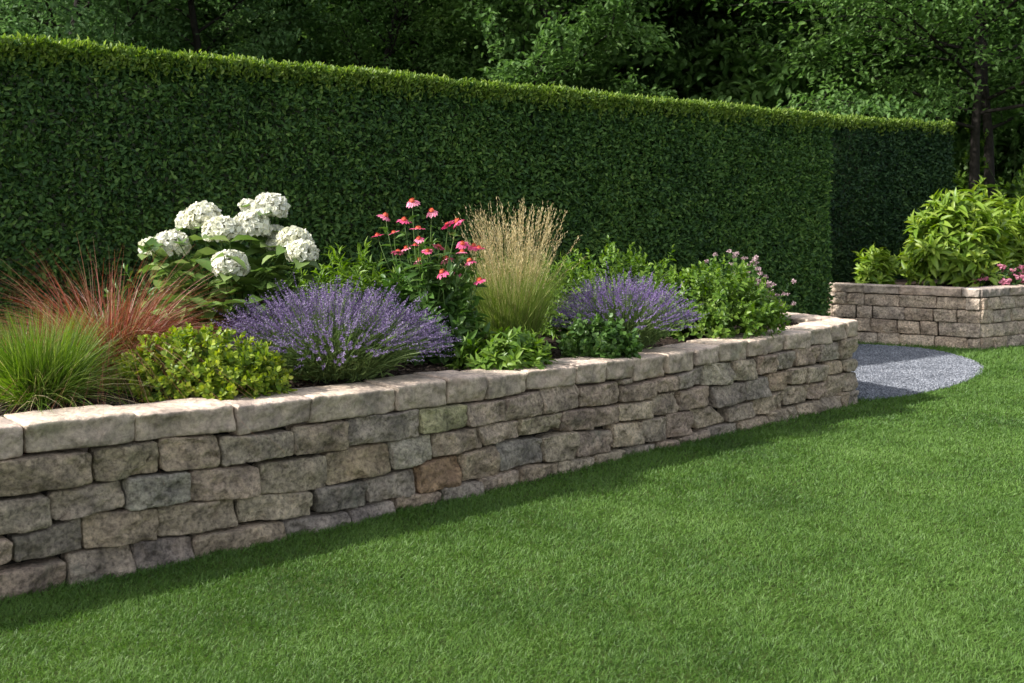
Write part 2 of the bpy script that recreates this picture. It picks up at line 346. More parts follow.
def stone(mb, TL, TR, BR, BL, depth, nrm, seed, r=.009, rough=1.0, cap=False, res=.0105, tint=None, mat=0):
    """one rock-faced block: a rounded box with chiselled facets on its front, mapped onto the four corners of its face"""
    rs = np.random.default_rng(seed)
    TL, TR, BR, BL = [np.asarray(p, float) for p in (TL, TR, BR, BL)]
    w = .5*(np.linalg.norm(TR-TL)+np.linalg.norm(BR-BL)); h = .5*(np.linalg.norm(TL-BL)+np.linalg.norm(TR-BR))
    nu = int(np.clip(w/res, 5, 52)); nv = int(np.clip(h/res, 4, 15)); nd = int(np.clip(depth/.05, 3, 7))
    if (nu, nv, nd) not in _topos: _topos[nu, nv, nd] = cube_topo(nu, nv, nd)
    a, f = _topos[nu, nv, nd]
    g = lambda t: .5-.5*np.cos(pi*np.clip(t, 0, 1))
    aa = a.copy(); aa[:, 0] = .45*a[:, 0]+.55*g(a[:, 0]); aa[:, 1] = .5*a[:, 1]+.5*g(a[:, 1])
    if cap: aa[:, 2] = .3*a[:, 2]+.7*g(a[:, 2])
    p = (aa-.5)*np.array([w, h, depth])
    r = min(r, .42*h, .3*w); half = np.array([w, h, depth])/2
    q = np.clip(p, -(half-r), half-r); dv = p-q; ln = np.linalg.norm(dv, axis=1, keepdims=True)
    dirn = np.where(ln > 1e-9, dv/(ln+1e-12), 0); p = q+dirn*np.minimum(ln, r)
    R2 = (.012 if cap else rs.uniform(.014, .030)); R2 = min(R2, .4*h)      # worn corners of the face outline
    if cap: top_ = p[:, 1] > h*.2
    q2 = np.clip(p[:, :2], -(half[:2]-R2), half[:2]-R2); d2 = p[:, :2]-q2; l2 = np.linalg.norm(d2, axis=1, keepdims=True)
    sc2 = np.where(l2 > R2, R2/np.maximum(l2, 1e-9), 1.)
    if cap: sc2 = np.where(top_[:, None], 1., sc2)
    p[:, :2] = q2+d2*sc2
    # edge wobble and corner breaks
    sp = p+rs.uniform(0, 60, 3)
    nz = fbm(sp*9, 4); nz2 = fbm(sp*4.2+9, 3); nb = fbm(sp*28, 2)
    u, v = p[:, 0]/w+.5, p[:, 1]/h+.5
    front = np.clip(p[:, 2]/depth+.5, 0, 1)**2
    plane = np.full(len(p), .5)
    for k in range(7):
        cu, cv = rs.uniform(.1, .9, 2); su, sv = rs.normal(0, .085, 2)*np.array([1, 1.])
        plane = np.minimum(plane, rs.uniform(.006, .022)+su*(u-cu)*min(w, .45)*1.4+sv*(v-cv)*h*2.2)
    # split-face chips: each facet has its own level and tilt
    ns = int(np.clip(w*h/.0042, 5, 26)); sx_, sy_ = rs.random(ns)*w, rs.random(ns)*h
    wob = np.stack([nz, nb], 1)*.03; pu = np.stack([u*w, v*h], 1)+wob
    dd_ = (pu[:, None, 0]-sx_)**2+((pu[:, None, 1]-sy_)*1.25)**2; near = dd_.argmin(1)
    lev = rs.uniform(-.007, .007, ns); tu, tv = rs.normal(0, .13, ns), rs.normal(0, .16, ns)
    chip = np.clip(lev[near]+tu[near]*(pu[:, 0]-sx_[near])+tv[near]*(pu[:, 1]-sy_[near]), -.014, .014)
    plane = np.clip(plane, -.045, .03)*rough+chip*rough; rid = .5-np.abs(perlin(sp*13+3))*1.6+1.1*(.4-np.abs(perlin(sp*6.5+17))*1.7)
    p[:, 2] += front*(plane*.9+nz*.016*rough+nb*.010*rough+rid*.012*rough)
    if cap:
        topw = np.clip((v-.62)/.3, 0, 1); p[:, 2] -= front*topw*plane*.5
        p[:, 1] += np.clip(v-.5, 0, .5)*2*(nz*.005+nb*.0025)
    p[:, 0] += nb*.002+nz2*.010*(np.abs(u-.5)*2)**2; p[:, 1] += nb*.002*(0 if cap else 1)+nz2*.010*(np.abs(v-.5)*2)**2*(0 if cap else 1)
    u, v = (p[:, 0]/w+.5)[:, None], (p[:, 1]/h+.5)[:, None]
    W = (1-u)*(1-v)*BL+u*(1-v)*BR+u*v*TR+(1-u)*v*TL
    W = W+nrm[None]*(p[:, 2:3]-depth/2)
    if tint is None:
        tint = np.array(TINTS[rs.integers(len(TINTS))])*rs.uniform(.86, 1.12)
    tint = np.asarray(tint); tint = (tint*.72+.28*np.array([.37, .33, .28])) if not cap else tint
    tint = tint*(np.array([1.12, 1.04, .98]) if cap else np.array([1.20, 1.10, 1.0]))
    if cap:   # sunlight painted into the paler top, shade into the darker rock-faced front
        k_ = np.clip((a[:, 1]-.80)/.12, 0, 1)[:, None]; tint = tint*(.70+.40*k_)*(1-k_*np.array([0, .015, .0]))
    mb.add(W, f, mat, rs.random(), tint)
def v3(p, z): return np.array([p[0], p[1], z])

def z2(o, s, *pts):
    return [(o[0]+x/s, o[1]+y/s) for x, y in pts]
RAW = {  # face of each traced block: four corners (TL TR BR BL) read off five enlarged strips
 (0, 400, 3.254): dict(cap=['-120,95 82,84 84,185 -120,212', '90,77 440,40 442,135 92,178', '448,50 765,14 768,100 448,138'],
   face=['-100,215 300,170 303,270 -100,340', '310,165 524,138 524,240 310,270', '528,133 714,117 714,215 530,236', '-100,350 165,315 170,410 -100,462',
   '170,312 410,265 415,350 172,402', '415,262 618,236 620,330 418,362', '-60,460 40,455 42,520 -60,560', '45,452 270,392 276,490 48,530',
   '278,380 518,360 520,455 282,488', '522,350 775,325 780,415 524,450', '-60,575 220,525 224,620 -60,690', '222,510 438,475 440,570 228,622', '440,470 632,450 636,525 440,572']),
 (200, 370, 3.596): dict(cap=['138,128 405,98 402,185 140,236', '410,95 705,66 706,150 404,194'],
   face=['-30,368 215,347 217,455 -30,475', '-14,608 303,543 313,618 -14,698', '78,248 345,225 348,305 78,352', '344,210 540,188 542,285 342,310',
   '545,180 795,142 797,240 542,278', '225,343 463,310 463,425 222,450', '465,305 690,265 695,365 460,418', '690,262 840,235 842,325 698,360',
   '148,460 398,440 402,520 147,553', '418,432 608,402 610,485 420,516', '605,400 783,358 785,450 612,475', '310,545 535,515 540,574 315,620', '540,512 703,472 706,532 540,572']),
 (400, 340, 4.02): dict(cap=['-8,185 185,158 190,260 -8,285', '195,152 352,142 350,245 198,258', '358,148 515,130 515,208 356,240', '522,125 708,106 708,180 524,200'],
   face=['88,278 265,262 272,350 90,378', '268,268 425,238 425,325 272,348', '428,240 570,205 572,300 422,326', '572,200 722,178 722,270 575,300',
   '137,385 325,352 330,430 140,478', '310,352 490,325 492,390 335,425', '492,322 652,295 655,355 492,392', '655,290 780,278 782,360 655,366',
   '75,510 252,470 252,590 80,618', '255,465 398,428 402,545 258,575', '395,420 582,395 585,492 405,530', '582,395 714,370 715,480 585,490',
   '-5,632 172,610 178,668 -5,703', '178,600 330,568 335,628 180,668', '333,560 485,528 488,593 335,628', '488,520 638,495 640,551 490,593', '643,490 785,470 788,518 645,553']),
 (570, 320, 4.27): dict(cap=['33,190 160,178 160,265 35,272', '165,174 276,165 276,245 165,255', '282,164 413,148 413,240 278,262', '420,146 534,128 532,215 420,228', '540,125 645,108 647,180 540,195'],
   face=['45,292 220,262 220,355 45,380', '222,258 268,250 268,272 222,278', '225,285 368,260 368,330 225,357', '370,258 458,235 458,300 370,312', '460,235 585,198 575,275 462,300',
   '588,185 700,180 702,275 578,283', '105,378 218,362 218,440 105,465', '220,362 355,340 355,420 220,436', '357,325 468,305 468,400 357,412', '472,310 605,280 605,365 474,390',
   '28,482 180,470 183,565 28,586', '185,450 315,435 318,530 190,550', '315,428 422,412 422,515 318,528', '422,405 530,390 535,490 425,508', '535,385 618,368 672,435 545,468',
   '0,595 108,585 110,642 0,656', '112,578 245,552 247,614 113,639', '248,550 372,530 374,574 250,606', '378,525 470,512 472,546 380,568', '476,505 588,470 590,519 478,544']),
 (710, 300, 4.88): dict(cap=['60,212 192,195 190,292 62,300', '198,198 278,185 278,268 198,276', '282,180 368,170 368,248 282,262', '374,168 494,150 494,235 374,242', '500,146 592,130 594,212 502,220', '600,125 672,108 672,190 602,200', '676,105 722,95 722,178 676,182'],
   face=['122,298 240,283 242,385 125,395', '245,275 328,265 330,355 245,368', '332,260 425,245 425,330 332,345', '428,240 544,222 544,310 428,325', '548,215 645,202 645,290 540,308', '648,195 722,180 722,282 646,296',
   '18,430 180,398 185,492 30,535', '183,392 298,375 300,470 185,495', '300,365 390,348 392,430 302,450', '394,340 474,328 475,408 394,415', '476,325 576,315 576,395 476,405', '580,308 660,296 660,355 580,370', '662,298 724,285 724,345 662,352',
   '85,530 225,500 228,570 90,602', '225,490 362,442 366,540 235,570', '370,425 488,412 490,495 370,515', '490,412 572,402 574,480 490,488', '576,372 652,362 655,465 570,478', '656,360 716,350 718,440 654,448',
   '-8,625 138,598 142,656 -8,684', '148,595 292,565 294,618 150,644', '298,548 380,530 382,591 300,616', '384,525 424,515 426,581 384,586', '430,515 542,488 544,556 430,568', '546,480 636,465 638,536 548,554', '640,455 672,445 674,531 642,536', '676,442 720,438 720,523 676,530']),
}
SPECIAL = {'75,510 252,470 252,590 80,618': (.40, .27, .17), '88,278 265,262 272,350 90,378': (.34, .36, .22), '45,452 270,392 276,490 48,530': (.20, .19, .175),
           '440,470 632,450 636,525 440,572': (.24, .22, .22), '418,432 608,402 610,485 420,516': (.21, .21, .205), '395,420 582,395 585,492 405,530': (.23, .235, .235),
           '18,430 180,398 185,492 30,535': (.24, .225, .22), '183,392 298,375 300,470 185,495': (.24, .235, .23), '690,262 840,235 842,325 698,360': (.36, .36, .32),
           '588,185 700,180 702,275 578,283': (.38, .37, .32), '137,385 325,352 330,430 140,478': (.36, .31, .26), '655,290 780,278 782,360 655,366': (.33, .27, .24),
           '465,305 690,265 695,365 460,418': (.37, .32, .23), '415,262 618,236 620,330 418,362': (.31, .32, .30), '540,512 703,472 706,532 540,572': (.26, .245, .25),
           '310,545 535,515 540,574 315,620': (.25, .24, .25), '28,482 180,470 183,565 28,586': (.31, .26, .235), '422,405 530,390 535,490 425,508': (.31, .255, .23),
           '-100,215 300,170 303,270 -100,340': (.31, .27, .215), '310,165 524,138 524,240 310,270': (.33, .295, .22), '300,365 390,348 392,430 302,450': (.36, .29, .22), '492,322 652,295 655,355 492,392': (.36, .33, .26)}
CAPCOL = [(.50, .445, .375), (.54, .475, .41), (.48, .43, .36), (.52, .455, .385)]
nrm1 = np.array([n_out[0], n_out[1], 0.])
CAPD = .33
wall1 = empty('stone_wall', v3(wallP(430.), 0), 'long low retaining wall of rough tan and grey stone blocks, holding the flower bed along the lawn', 'stone wall')
face = MB(); sd = 100
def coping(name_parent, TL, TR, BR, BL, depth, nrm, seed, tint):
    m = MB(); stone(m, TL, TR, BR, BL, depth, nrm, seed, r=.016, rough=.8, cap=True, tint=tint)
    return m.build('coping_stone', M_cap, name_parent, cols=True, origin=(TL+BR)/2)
for (ox, oy, s), grp in RAW.items():
    for kind, lst in grp.items():
        for q in lst:
            pts = [tuple(map(float, t.split(','))) for t in q.split()]
            W = [on_wall(ox+x/s, oy+y/s) for x, y in pts]
            sd += 1
            if kind == 'cap':
                g = np.array([wdir[0], wdir[1], 0])*.004
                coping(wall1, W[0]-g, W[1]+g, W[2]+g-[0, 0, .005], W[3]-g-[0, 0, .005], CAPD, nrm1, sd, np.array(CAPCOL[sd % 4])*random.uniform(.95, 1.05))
            else:
                e = .0035 if s < 4.1 else -.0005; w_ = np.array([wdir[0], wdir[1], 0])*(.0 if s < 4.1 else -.004)
                W[0] = W[0]-w_+[0, 0, e]; W[1] = W[1]+w_+[0, 0, e]; W[2] = W[2]+w_-[0, 0, e]; W[3] = W[3]-w_-[0, 0, e]
                stone(face, *W, .20, nrm1, sd, tint=SPECIAL.get(q))

def courses(p0, p1, zt0, zt1, heights, wr, seed, mbf, parent, nrm, capd=.33, zb=-.03, gap=.007, off=0.0, rough=1.0, capw=(.35, .6), res=.018, capmax=0.0, stagger=True, tints=None):
    rs = random.Random(seed); d = norm(p1-p0); Lw = float(np.linalg.norm(p1-p0))
    tot = sum(heights); levels = [0]
    for h in heights: levels.append(levels[-1]+h/tot)
    Pw = lambda s, fz: v3(p0+d*s, (zt0+(zt1-zt0)*s/Lw)*(1-fz)+zb*fz)
    for r in range(len(heights)):
        s = 0 if not (stagger and r % 2) else 0
        first = True
        while s < Lw-1e-4:
            w = rs.uniform(*(capw if r == 0 else wr))
            if first and r % 2: w *= .6
            first = False
            e = s+w
            if Lw-e < wr[0]*.7: e = Lw
            j = lambda: rs.uniform(-.010, .010)
            a, b = levels[r], levels[r+1]; g = gap/2/max(zt0, .1)
            TL, TR, BR, BL = Pw(s+gap/2, a), Pw(e-gap/2, a), Pw(e-gap/2+j(), b), Pw(s+gap/2+j(), b)
            TL[2] -= (gap/2 if r else 0); TR[2] -= (gap/2 if r else 0); BL[2] += gap/2; BR[2] += gap/2
            if r: TL[2] += j(); TR[2] += j()
            tn = None if tints is None else np.array(tints[rs.randrange(len(tints))])*rs.uniform(.85, 1.12)
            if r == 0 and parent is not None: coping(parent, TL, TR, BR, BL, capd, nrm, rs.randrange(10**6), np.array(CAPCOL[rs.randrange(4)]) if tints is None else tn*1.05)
            else: stone(mbf, TL, TR, BR, BL, .20, nrm, rs.randrange(10**6), rough=rough, res=res, tint=tn)
            s = e
def n_of(p0, p1): d = norm(p1-p0); return np.array([d[1], -d[0], 0.])
# the same wall beyond the left edge, its short return at the far end and its back
pl0, pl1 = wallP(-300.), wallP(-40.)
courses(pl0, pl1, ZTOP(-300.), ZTOP(-40.), [.12, .13, .14, .13, .14, .1], (.3, .5), 5, face, wall1, nrm1)
ZR = ZTOP(857.)
e_dir = norm(corner_back-p_right)
courses(p_right+e_dir*.19, corner_back, ZR, ZR, [.15, .16, .12, .16, .12], (.22, .42), 6, face, wall1, n_of(p_right, corner_back), capd=.38, capw=(.35, .55))
cb = corner_back+n_of(p_right, corner_back)[:2]*-.36
courses(cb, cb-hdir*.9, ZR, ZR, [.15, .16, .12, .16, .12], (.3, .6), 9, face, wall1, n_of(corner_back, back_left), capd=.3, res=.04)
courses(cb-hdir*.9, back_left, .60, .60, [.15, .16, .12, .16, .12], (.3, .6), 8, face, wall1, n_of(corner_back, back_left), capd=.15, res=.05)
face.build('block_face', M_stone, wall1, cols=True)
# earth behind the joints
core = MB()
def core_wall(mbx, p0, p1, z0, z1, nrm, a=.095, b=.19, zb=-.02):
    q = []
    for p, z in ((p0, z0), (p1, z1)):
        for dd in (a, b):
            for zz in (zb, z): q.append(v3(p-nrm[:2]*dd, zz))
    mbx.add(q, np.array([(0, 4, 5, 1), (2, 3, 7, 6), (1, 5, 7, 3), (0, 1, 3, 2), (4, 6, 7, 5)]))
xs = [-300, 0, 240, 480, 700, 850]
for a, b in zip(xs[:-1], xs[1:]): core_wall(core, wallP(float(a)), wallP(float(b)), ZTOP(a)-.09, ZTOP(b)-.09, nrm1)
core_wall(core, p_right+e_dir*.1, corner_back-e_dir*.06, ZR-.1, ZR-.1, n_of(p_right, corner_back))
core_wall(core, corner_back-hdir*.15, back_left, .55, .5, n_of(corner_back, back_left))
core.build('joint_filling', M_core, wall1)

# second wall round the far bed
wall2 = empty('stone_wall', v3(W2[1], 0), 'far stone wall of pinkish tan blocks with a sharp corner, beyond the gravel path', 'stone wall')
face2 = MB(); T2 = [(.44, .39, .335), (.41, .37, .325), (.47, .41, .345), (.39, .36, .33), (.50, .45, .385), (.42, .36, .305)]
nA, nB = n_of(W2[0], W2[1]), n_of(W2[1], W2[2])
courses(W2[0], W2[1], .80, .77, [.11, .15, .16, .17, .17], (.20, .46), 21, face2, wall2, nA, capw=(.45, .8), tints=T2)
courses(W2[1]+norm(W2[2]-W2[1])*.03, W2[2], .77, .83, [.11, .15, .16, .17, .17], (.20, .40), 22, face2, wall2, nB, capw=(.35, .6), tints=T2)
face2.build('block_face', M_stone, wall2, cols=True)
core = MB(); core_wall(core, W2[0], W2[1]-norm(W2[1]-W2[0])*.08, .68, .66, nA); core_wall(core, W2[1]+norm(W2[2]-W2[1])*.08, W2[2], .66, .72, nB); core.build('joint_filling', M_core, wall2)

# ------------------------------------------------------------------ bed soil and mulch
def soil_z(t, zt): return zt-.035+.07*np.clip((t-.4)/.8, 0, 1)
def bed_depth(x):
    p = wallP(float(x)); A = np.array([[n_in[0], hdir[0]], [n_in[1], hdir[1]]]); r = np.linalg.solve(A, corner_back-p); return max(.5, r[0]-.12)
nx, nt_ = 120, 24
xs = np.linspace(-300, 856, nx); V = []; tvals = []
for x in xs:
    p = wallP(x); D = bed_depth(x)
    # stay inside the return wall
    for j in range(nt_+1):
        t = .2+(D-.2)*j/nt_; q = p+n_in*t; e = e_dir; nr = n_of(p_right, corner_back)[:2]
        ov = (q-p_right)@nr+.2
        if ov > 0: q = q-wdir*ov/(wdir@nr)
        V.append((q[0], q[1], float(soil_z(t, ZTOP(x)))))
V = np.array(V); V[:, 2] += .022*fbm(V*np.array([5, 5, 0]), 4)
i = np.arange(nx-1)[:, None]*(nt_+1); j = np.arange(nt_)[None]
Q = np.stack([i+j, i+nt_+1+j, i+nt_+2+j, i+j+1], 2).reshape(-1, 4)
mb = MB(); mb.add(V, Q); tag(mb.build('soil', M_soil), kind='structure')
mb = MB(); n = 9000; xx = rng.uniform(-250, 850, n); tt = .3+rng.random(n)**1.6*1.4
P = np.array([np.append(wallP(a)+n_in*t, soil_z(t, ZTOP(a))+.012) for a, t in zip(xx, tt)])
P = P[((P[:, :2]-p_right)@n_of(p_right, corner_back)[:2] < -.36)]; n = len(P)
P[:, 2] += .022*fbm(P*np.array([5, 5, 0]), 4)
d = rng.normal(size=(n, 3)); d[:, 2] *= .3
scatter(mb, SMALL, P, d, np.array([0, 0, 1])+rng.normal(size=(n, 3))*.4, rng.uniform(.015, .06, n), rng.uniform(.008, .022, n))
tag(mb.build('mulch', M_chip), 'dark brown bark mulch over the soil behind the coping', 'mulch', kind='stuff')
mb = MB(); mb.add([v3(W2[0]-nA[:2]*.2, .74), v3(W2[1]-(nA[:2]+nB[:2])*.16, .72), v3(W2[2]-nB[:2]*.2, .76), (9.4, 18, .8), (3.6, 18, .8)], np.array([(0, 1, 2, 3, 4)]))
tag(mb.build('soil', M_soil), kind='structure')

# ------------------------------------------------------------------ hedges
def hedge(name, label, a, b, thick, H0, H1, dens, ln, top_new, seed, ends=True, mat=None):
    rs = np.random.default_rng(seed); d = norm(b-a); nin = np.array([-d[1], d[0]]); L = float(np.linalg.norm(b-a))
    root = empty(name, v3((a+b)/2, 0), label, 'hedge')
    mb = MB()
    def face_leaves(n, fp, nrm, jitter):
        """fp(n) -> points on a face; leaves lie loosely facing nrm, nearly all near the clipped surface"""
        P = fp(n); und = .05*fbm(P*1.3+seed, 3)+.03*fbm(P*5+seed, 2)+.055*perlin(P*np.array([9, 9, 15])+seed)
        P = P+nrm*(und-np.abs(rs.normal(0, jitter, n)))[:, None]
        dd = nrm*.45+rs.normal(size=(n, 3))*.62+np.array([0, 0, .22])
        up = nrm*.8+np.array([0, 0, .55])+rs.normal(size=(n, 3))*.45
        scatter(mb, HEX, P, dd, up, ln*rs.uniform(.6, 1.25, n), ln*.55*rs.uniform(.7, 1.2, n), 0, np.clip(rs.normal(.42, .30, n), 0, 1))
    nf = np.array([-nin[0], -nin[1], 0]); zt = lambda s: H0+(H1-H0)*s/L
    def front(n):
        s = rs.random(n)*L; z = rs.random(n)*zt(s); p = a+d*s[:, None]; return np.column_stack([p, z])
    def topf(n):
        s = rs.random(n)*L; t = rs.random(n)*thick; p = a+d*s[:, None]+nin*t[:, None]; return np.column_stack([p, zt(s)])
    def endf(n):
        t = rs.random(n)*thick; z = rs.random(n)*H1; p = b+nin*t[:, None]; return np.column_stack([p, z])
    def backf(n):
        s = rs.random(n)*L; z = rs.random(n)*zt(s); p = a+d*s[:, None]+nin*thick; return np.column_stack([p, z])
    face_leaves(int(L*H0*dens), front, nf, .085)
    face_leaves(int(L*thick*dens*.9), topf, np.array([0, 0, 1.]), .05)
    if ends: face_leaves(int(thick*H1*dens), endf, np.array([d[0], d[1], 0]), .07)
    face_leaves(int(L*H0*dens*.15), backf, -nf, .06)
    # clipped twig mass inside
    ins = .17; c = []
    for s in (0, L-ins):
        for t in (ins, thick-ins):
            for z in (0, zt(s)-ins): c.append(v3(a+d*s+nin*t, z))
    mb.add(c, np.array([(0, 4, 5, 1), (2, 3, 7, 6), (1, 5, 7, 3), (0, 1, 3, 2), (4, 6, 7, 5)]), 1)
    mb.build('foliage', [mat or M_hedge, M_hedge_core], root)
    # pale new shoots standing on the top and its arris
    mb = MB(); n = int(L*top_new)
    s = rs.random(n)*L; t = np.abs(rs.normal(0, .22, n)); t = np.where(t > thick, rs.random(n)*thick, t); drop = np.where(rs.random(n) < .32, np.abs(rs.normal(0, .07, n)), 0.); t = np.where(drop > 0, -.01, t)
    P = np.column_stack([a+d*s[:, None]+nin*t[:, None], zt(s)-drop])
    und = .05*fbm(P*1.3+seed, 3)+.03*fbm(P*5+seed, 2); P[:, 2] += np.where(drop > 0, 0, und); P += nf*np.where(drop > 0, und, 0)[:, None]
    P[:, 2] -= .02
    for k in range(5):
        dd = np.array([0, 0, .8])+nf*.25+rs.normal(size=(n, 3))*.55
        scatter(mb, HEX, P+np.array([0, 0, .012*k])+rs.normal(size=(n, 3))*.012, dd, rs.normal(size=(n, 3))+np.array([0, 0, .6])+nf*.5, ln*rs.uniform(.55, 1.05, n), ln*.42*rs.uniform(.7, 1.2, n), 0, rs.random(n))
    mb.build('new_growth', M_hedge_new, root)
    return root
hedge('clipped_hedge', 'long tall clipped dark green hedge with pale top growth behind the flower bed', H1a-hdir*3.0, H1b, .95, 2.775, 2.91, 6200, .056, 620, 3)
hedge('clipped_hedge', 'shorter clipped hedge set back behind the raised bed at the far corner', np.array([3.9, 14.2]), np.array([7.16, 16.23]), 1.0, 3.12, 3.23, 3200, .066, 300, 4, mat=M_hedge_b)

# ------------------------------------------------------------------ bed plants
def shoots(mb, center, rx, ry, rz, n, leaves, T, ln, wd, mat=0, spread=.07, tip_up=.3, seed=0, zmin=-.15, jit=.06, stems=None, shoot_len=.1, inner=.35, droop=0.):
    """a mound of leafy shoots: shoot tips on an uneven ellipsoid, leaves in whorls along the end of each shoot"""
    rs = np.random.default_rng(seed)
    u = norm(rs.normal(size=(n, 3))); u[:, 2] = np.where(u[:, 2] < zmin, -u[:, 2]*.6, u[:, 2])
    rad = 1+jit*1.6*perlin(u*2.2+seed)+rs.normal(0, jit, n); rad *= np.where(rs.random(n) < inner, rs.uniform(.6, .95, n), 1)
    tip = center+u*np.array([rx, ry, rz])*rad[:, None]
    axis = norm(u*np.array([1, 1, .8])+np.array([0, 0, tip_up])+rs.normal(size=(n, 3))*.2)
    if stems is not None:
        for k in range(0, n, 3):
            b = center+np.array([0, 0, -.05])+(u[k]*np.array([rx, ry, 0]))*.25; b[2] = center[2]-.02
            m = (b+tip[k])/2+np.array([0, 0, .15*rz]); tube(mb, [b, m, tip[k]], [.006, .004, .002], stems, 4)
    for j in range(leaves):
        f = j/max(1, leaves-1); pos = tip-axis*(shoot_len*f)[..., None] if np.ndim(f) else tip-axis*shoot_len*f
        ang = j*2.4+rs.uniform(0, 6.28, n)
        ref = norm(np.cross(axis, np.array([.3, .2, .9]))); ref2 = np.cross(axis, ref)
        rad_d = ref*np.cos(ang)[:, None]+ref2*np.sin(ang)[:, None]
        open_ = .35+.9*f
        dd = norm(axis*(1-.45*open_)+rad_d*open_+rs.normal(size=(n, 3))*.15+np.array([0, 0, -droop]))
        up = axis+rs.normal(size=(n, 3))*.25
        sc = rs.uniform(.65, 1.1, n)*(.7+.45*f)
        scatter(mb, T, pos, dd, up, ln*sc, wd*sc, mat, np.clip(rs.normal(.62-.3*f, .2, n), 0, 1))
    return tip, axis
GROUND = .67
def px(x, Y, z=GROUND): return np.array([(x-512)/F*Y, Y, z])

M_gr1 = leaf_mat('bright_grass', [(.045, .095, .014), (.09, .165, .02), (.155, .245, .034), (.30, .35, .11)], .4, .45, 4, .15)
M_red = leaf_mat('red_grass', [(.12, .11, .035), (.18, .055, .035), (.27, .075, .048), (.33, .14, .09), (.44, .31, .20)], .4, .5, 4, .2)
M_gold = leaf_mat('golden_leaf', [(.055, .12, .014), (.14, .225, .02), (.29, .36, .034), (.46, .48, .085)], .35, .42, 6, .2)
M_green = leaf_mat('fresh_leaf', [(.05, .11, .016), (.10, .19, .025), (.17, .27, .04), (.26, .36, .07)], .36, .42, 5, .25)
M_lime = leaf_mat('lime_leaf', [(.07, .14, .02), (.15, .25, .03), (.25, .35, .05), (.36, .43, .09)], .38, .4, 5, .2)  # yellow-green, brightened to stand in for sun the far shrubs miss
M_mid = leaf_mat('mid_leaf', [(.032, .075, .016), (.06, .13, .026), (.10, .19, .04), (.17, .26, .08)], .3, .42, 5, .25)
M_dark = leaf_mat('dark_leaf', [(.016, .045, .012), (.03, .075, .018), (.05, .11, .025), (.09, .16, .04)], .25, .4, 5, .25)
M_lavleaf = leaf_mat('lavender_leaf', [(.08, .13, .04), (.13, .20, .055), (.21, .28, .10)], .25, .6, 5, .25)
M_lav = leaf_mat('lavender_flower', [(.095, .065, .15), (.15, .105, .215), (.21, .155, .285), (.31, .26, .38)], .25, .6, 5, .3)
M_lav2 = leaf_mat('lavender_flower_violet', [(.115, .07, .18), (.175, .11, .275), (.245, .17, .355), (.35, .27, .43)], .25, .6, 5, .3)
M_white = leaf_mat('white_petal', [(.66, .66, .46), (.78, .77, .66), (.84, .83, .75)], .25, .55, 8, .2)
M_headcore = leaf_mat('flower_stalks', [(.20, .24, .10), (.34, .36, .2)], 0, .7)
M_hyd = leaf_mat('hydrangea_leaf', [(.065, .13, .03), (.13, .215, .05), (.20, .29, .08), (.31, .39, .15)], .3, .42, 5, .2)
M_stem = leaf_mat('green_stem', [(.05, .10, .02), (.10, .16, .035)], 0, .5)
M_pink = leaf_mat('pink_petal', [(.50, .04, .12), (.70, .11, .25), (.84, .36, .46)], .25, .5, 8, .1)
M_rose = leaf_mat('rose_petal', [(.30, .07, .12), (.45, .15, .22), (.56, .28, .34)], .2, .6, 8, .2)
M_cone = leaf_mat('orange_cone', [(.45, .05, .04), (.70, .14, .05)], 0, .7)
M_tan = leaf_mat('straw_plume', [(.42, .33, .16), (.58, .48, .26), (.74, .64, .40)], .4, .6, 5, .2)
M_dusty = leaf_mat('dusty_pink_flower', [(.34, .22, .24), (.46, .33, .34), (.58, .46, .46)], .2, .6, 8, .2)
M_tangrass = leaf_mat('green_base_grass', [(.10, .17, .025), (.18, .26, .045), (.34, .36, .12)], .38, .5, 5, .2)

def tuft(mb, c, n, base_r, length, width, lean, droop, mat=0, seed=0, seg=5, rnd=None, squash=1.):
    rs = np.random.default_rng(seed); th = rs.uniform(0, 2*pi, n); rr = base_r*np.sqrt(rs.random(n))
    P = c+np.stack([np.cos(th)*rr, np.sin(th)*rr*squash, np.zeros(n)], 1)
    ln = np.abs(rs.normal(0, lean, n))+rr/base_r*lean*.4; th2 = th+rs.normal(0, .6, n)
    d = np.stack([np.cos(th2)*ln, np.sin(th2)*ln, np.ones(n)], 1)
    return blades(mb, P, d, length*rs.uniform(.55, 1.1, n), width*rs.uniform(.7, 1.3, n), np.minimum(droop*rs.uniform(.3, 1.5, n)*(.3+np.minimum(ln, 1.2)), 1.2), seg, mat, rnd)

# bright green fountain grass, front left
c = px(40, 4.66); o = empty('ornamental_grass', c, 'bright green tuft of fine ornamental grass beside the wall coping, in front of the reddish grass', 'ornamental grass')
mb = MB(); tuft(mb, c, 2000, .13, .49, .0044, .34, .45, 0, 11); tuft(mb, c, 700, .15, .40, .0045, .8, .7, 0, 12)
mb.build('blades', M_gr1, o)
mb = MB(); tuft(mb, c, 90, .15, .42, .004, .9, .9, 0, 13); mb.build('dry_blades', M_tan, o)
# red bronze grass
c = px(108, 5.45); o = empty('ornamental_grass', c, 'reddish bronze arching grass between the green tuft and the white hydrangea', 'ornamental grass')
mb = MB(); tuft(mb, c, 2300, .17, .92, .0056, .58, 1.5, 0, 14, 8); tuft(mb, c+np.array([.05, -.1, 0]), 1100, .16, .72, .0052, 1.0, .95, 0, 15, 7)
mb.build('blades', M_red, o)
mb = MB(); tuft(mb, c, 260, .12, .55, .005, .6, .7, 0, 16); mb.build('green_blades', M_gr1, o)
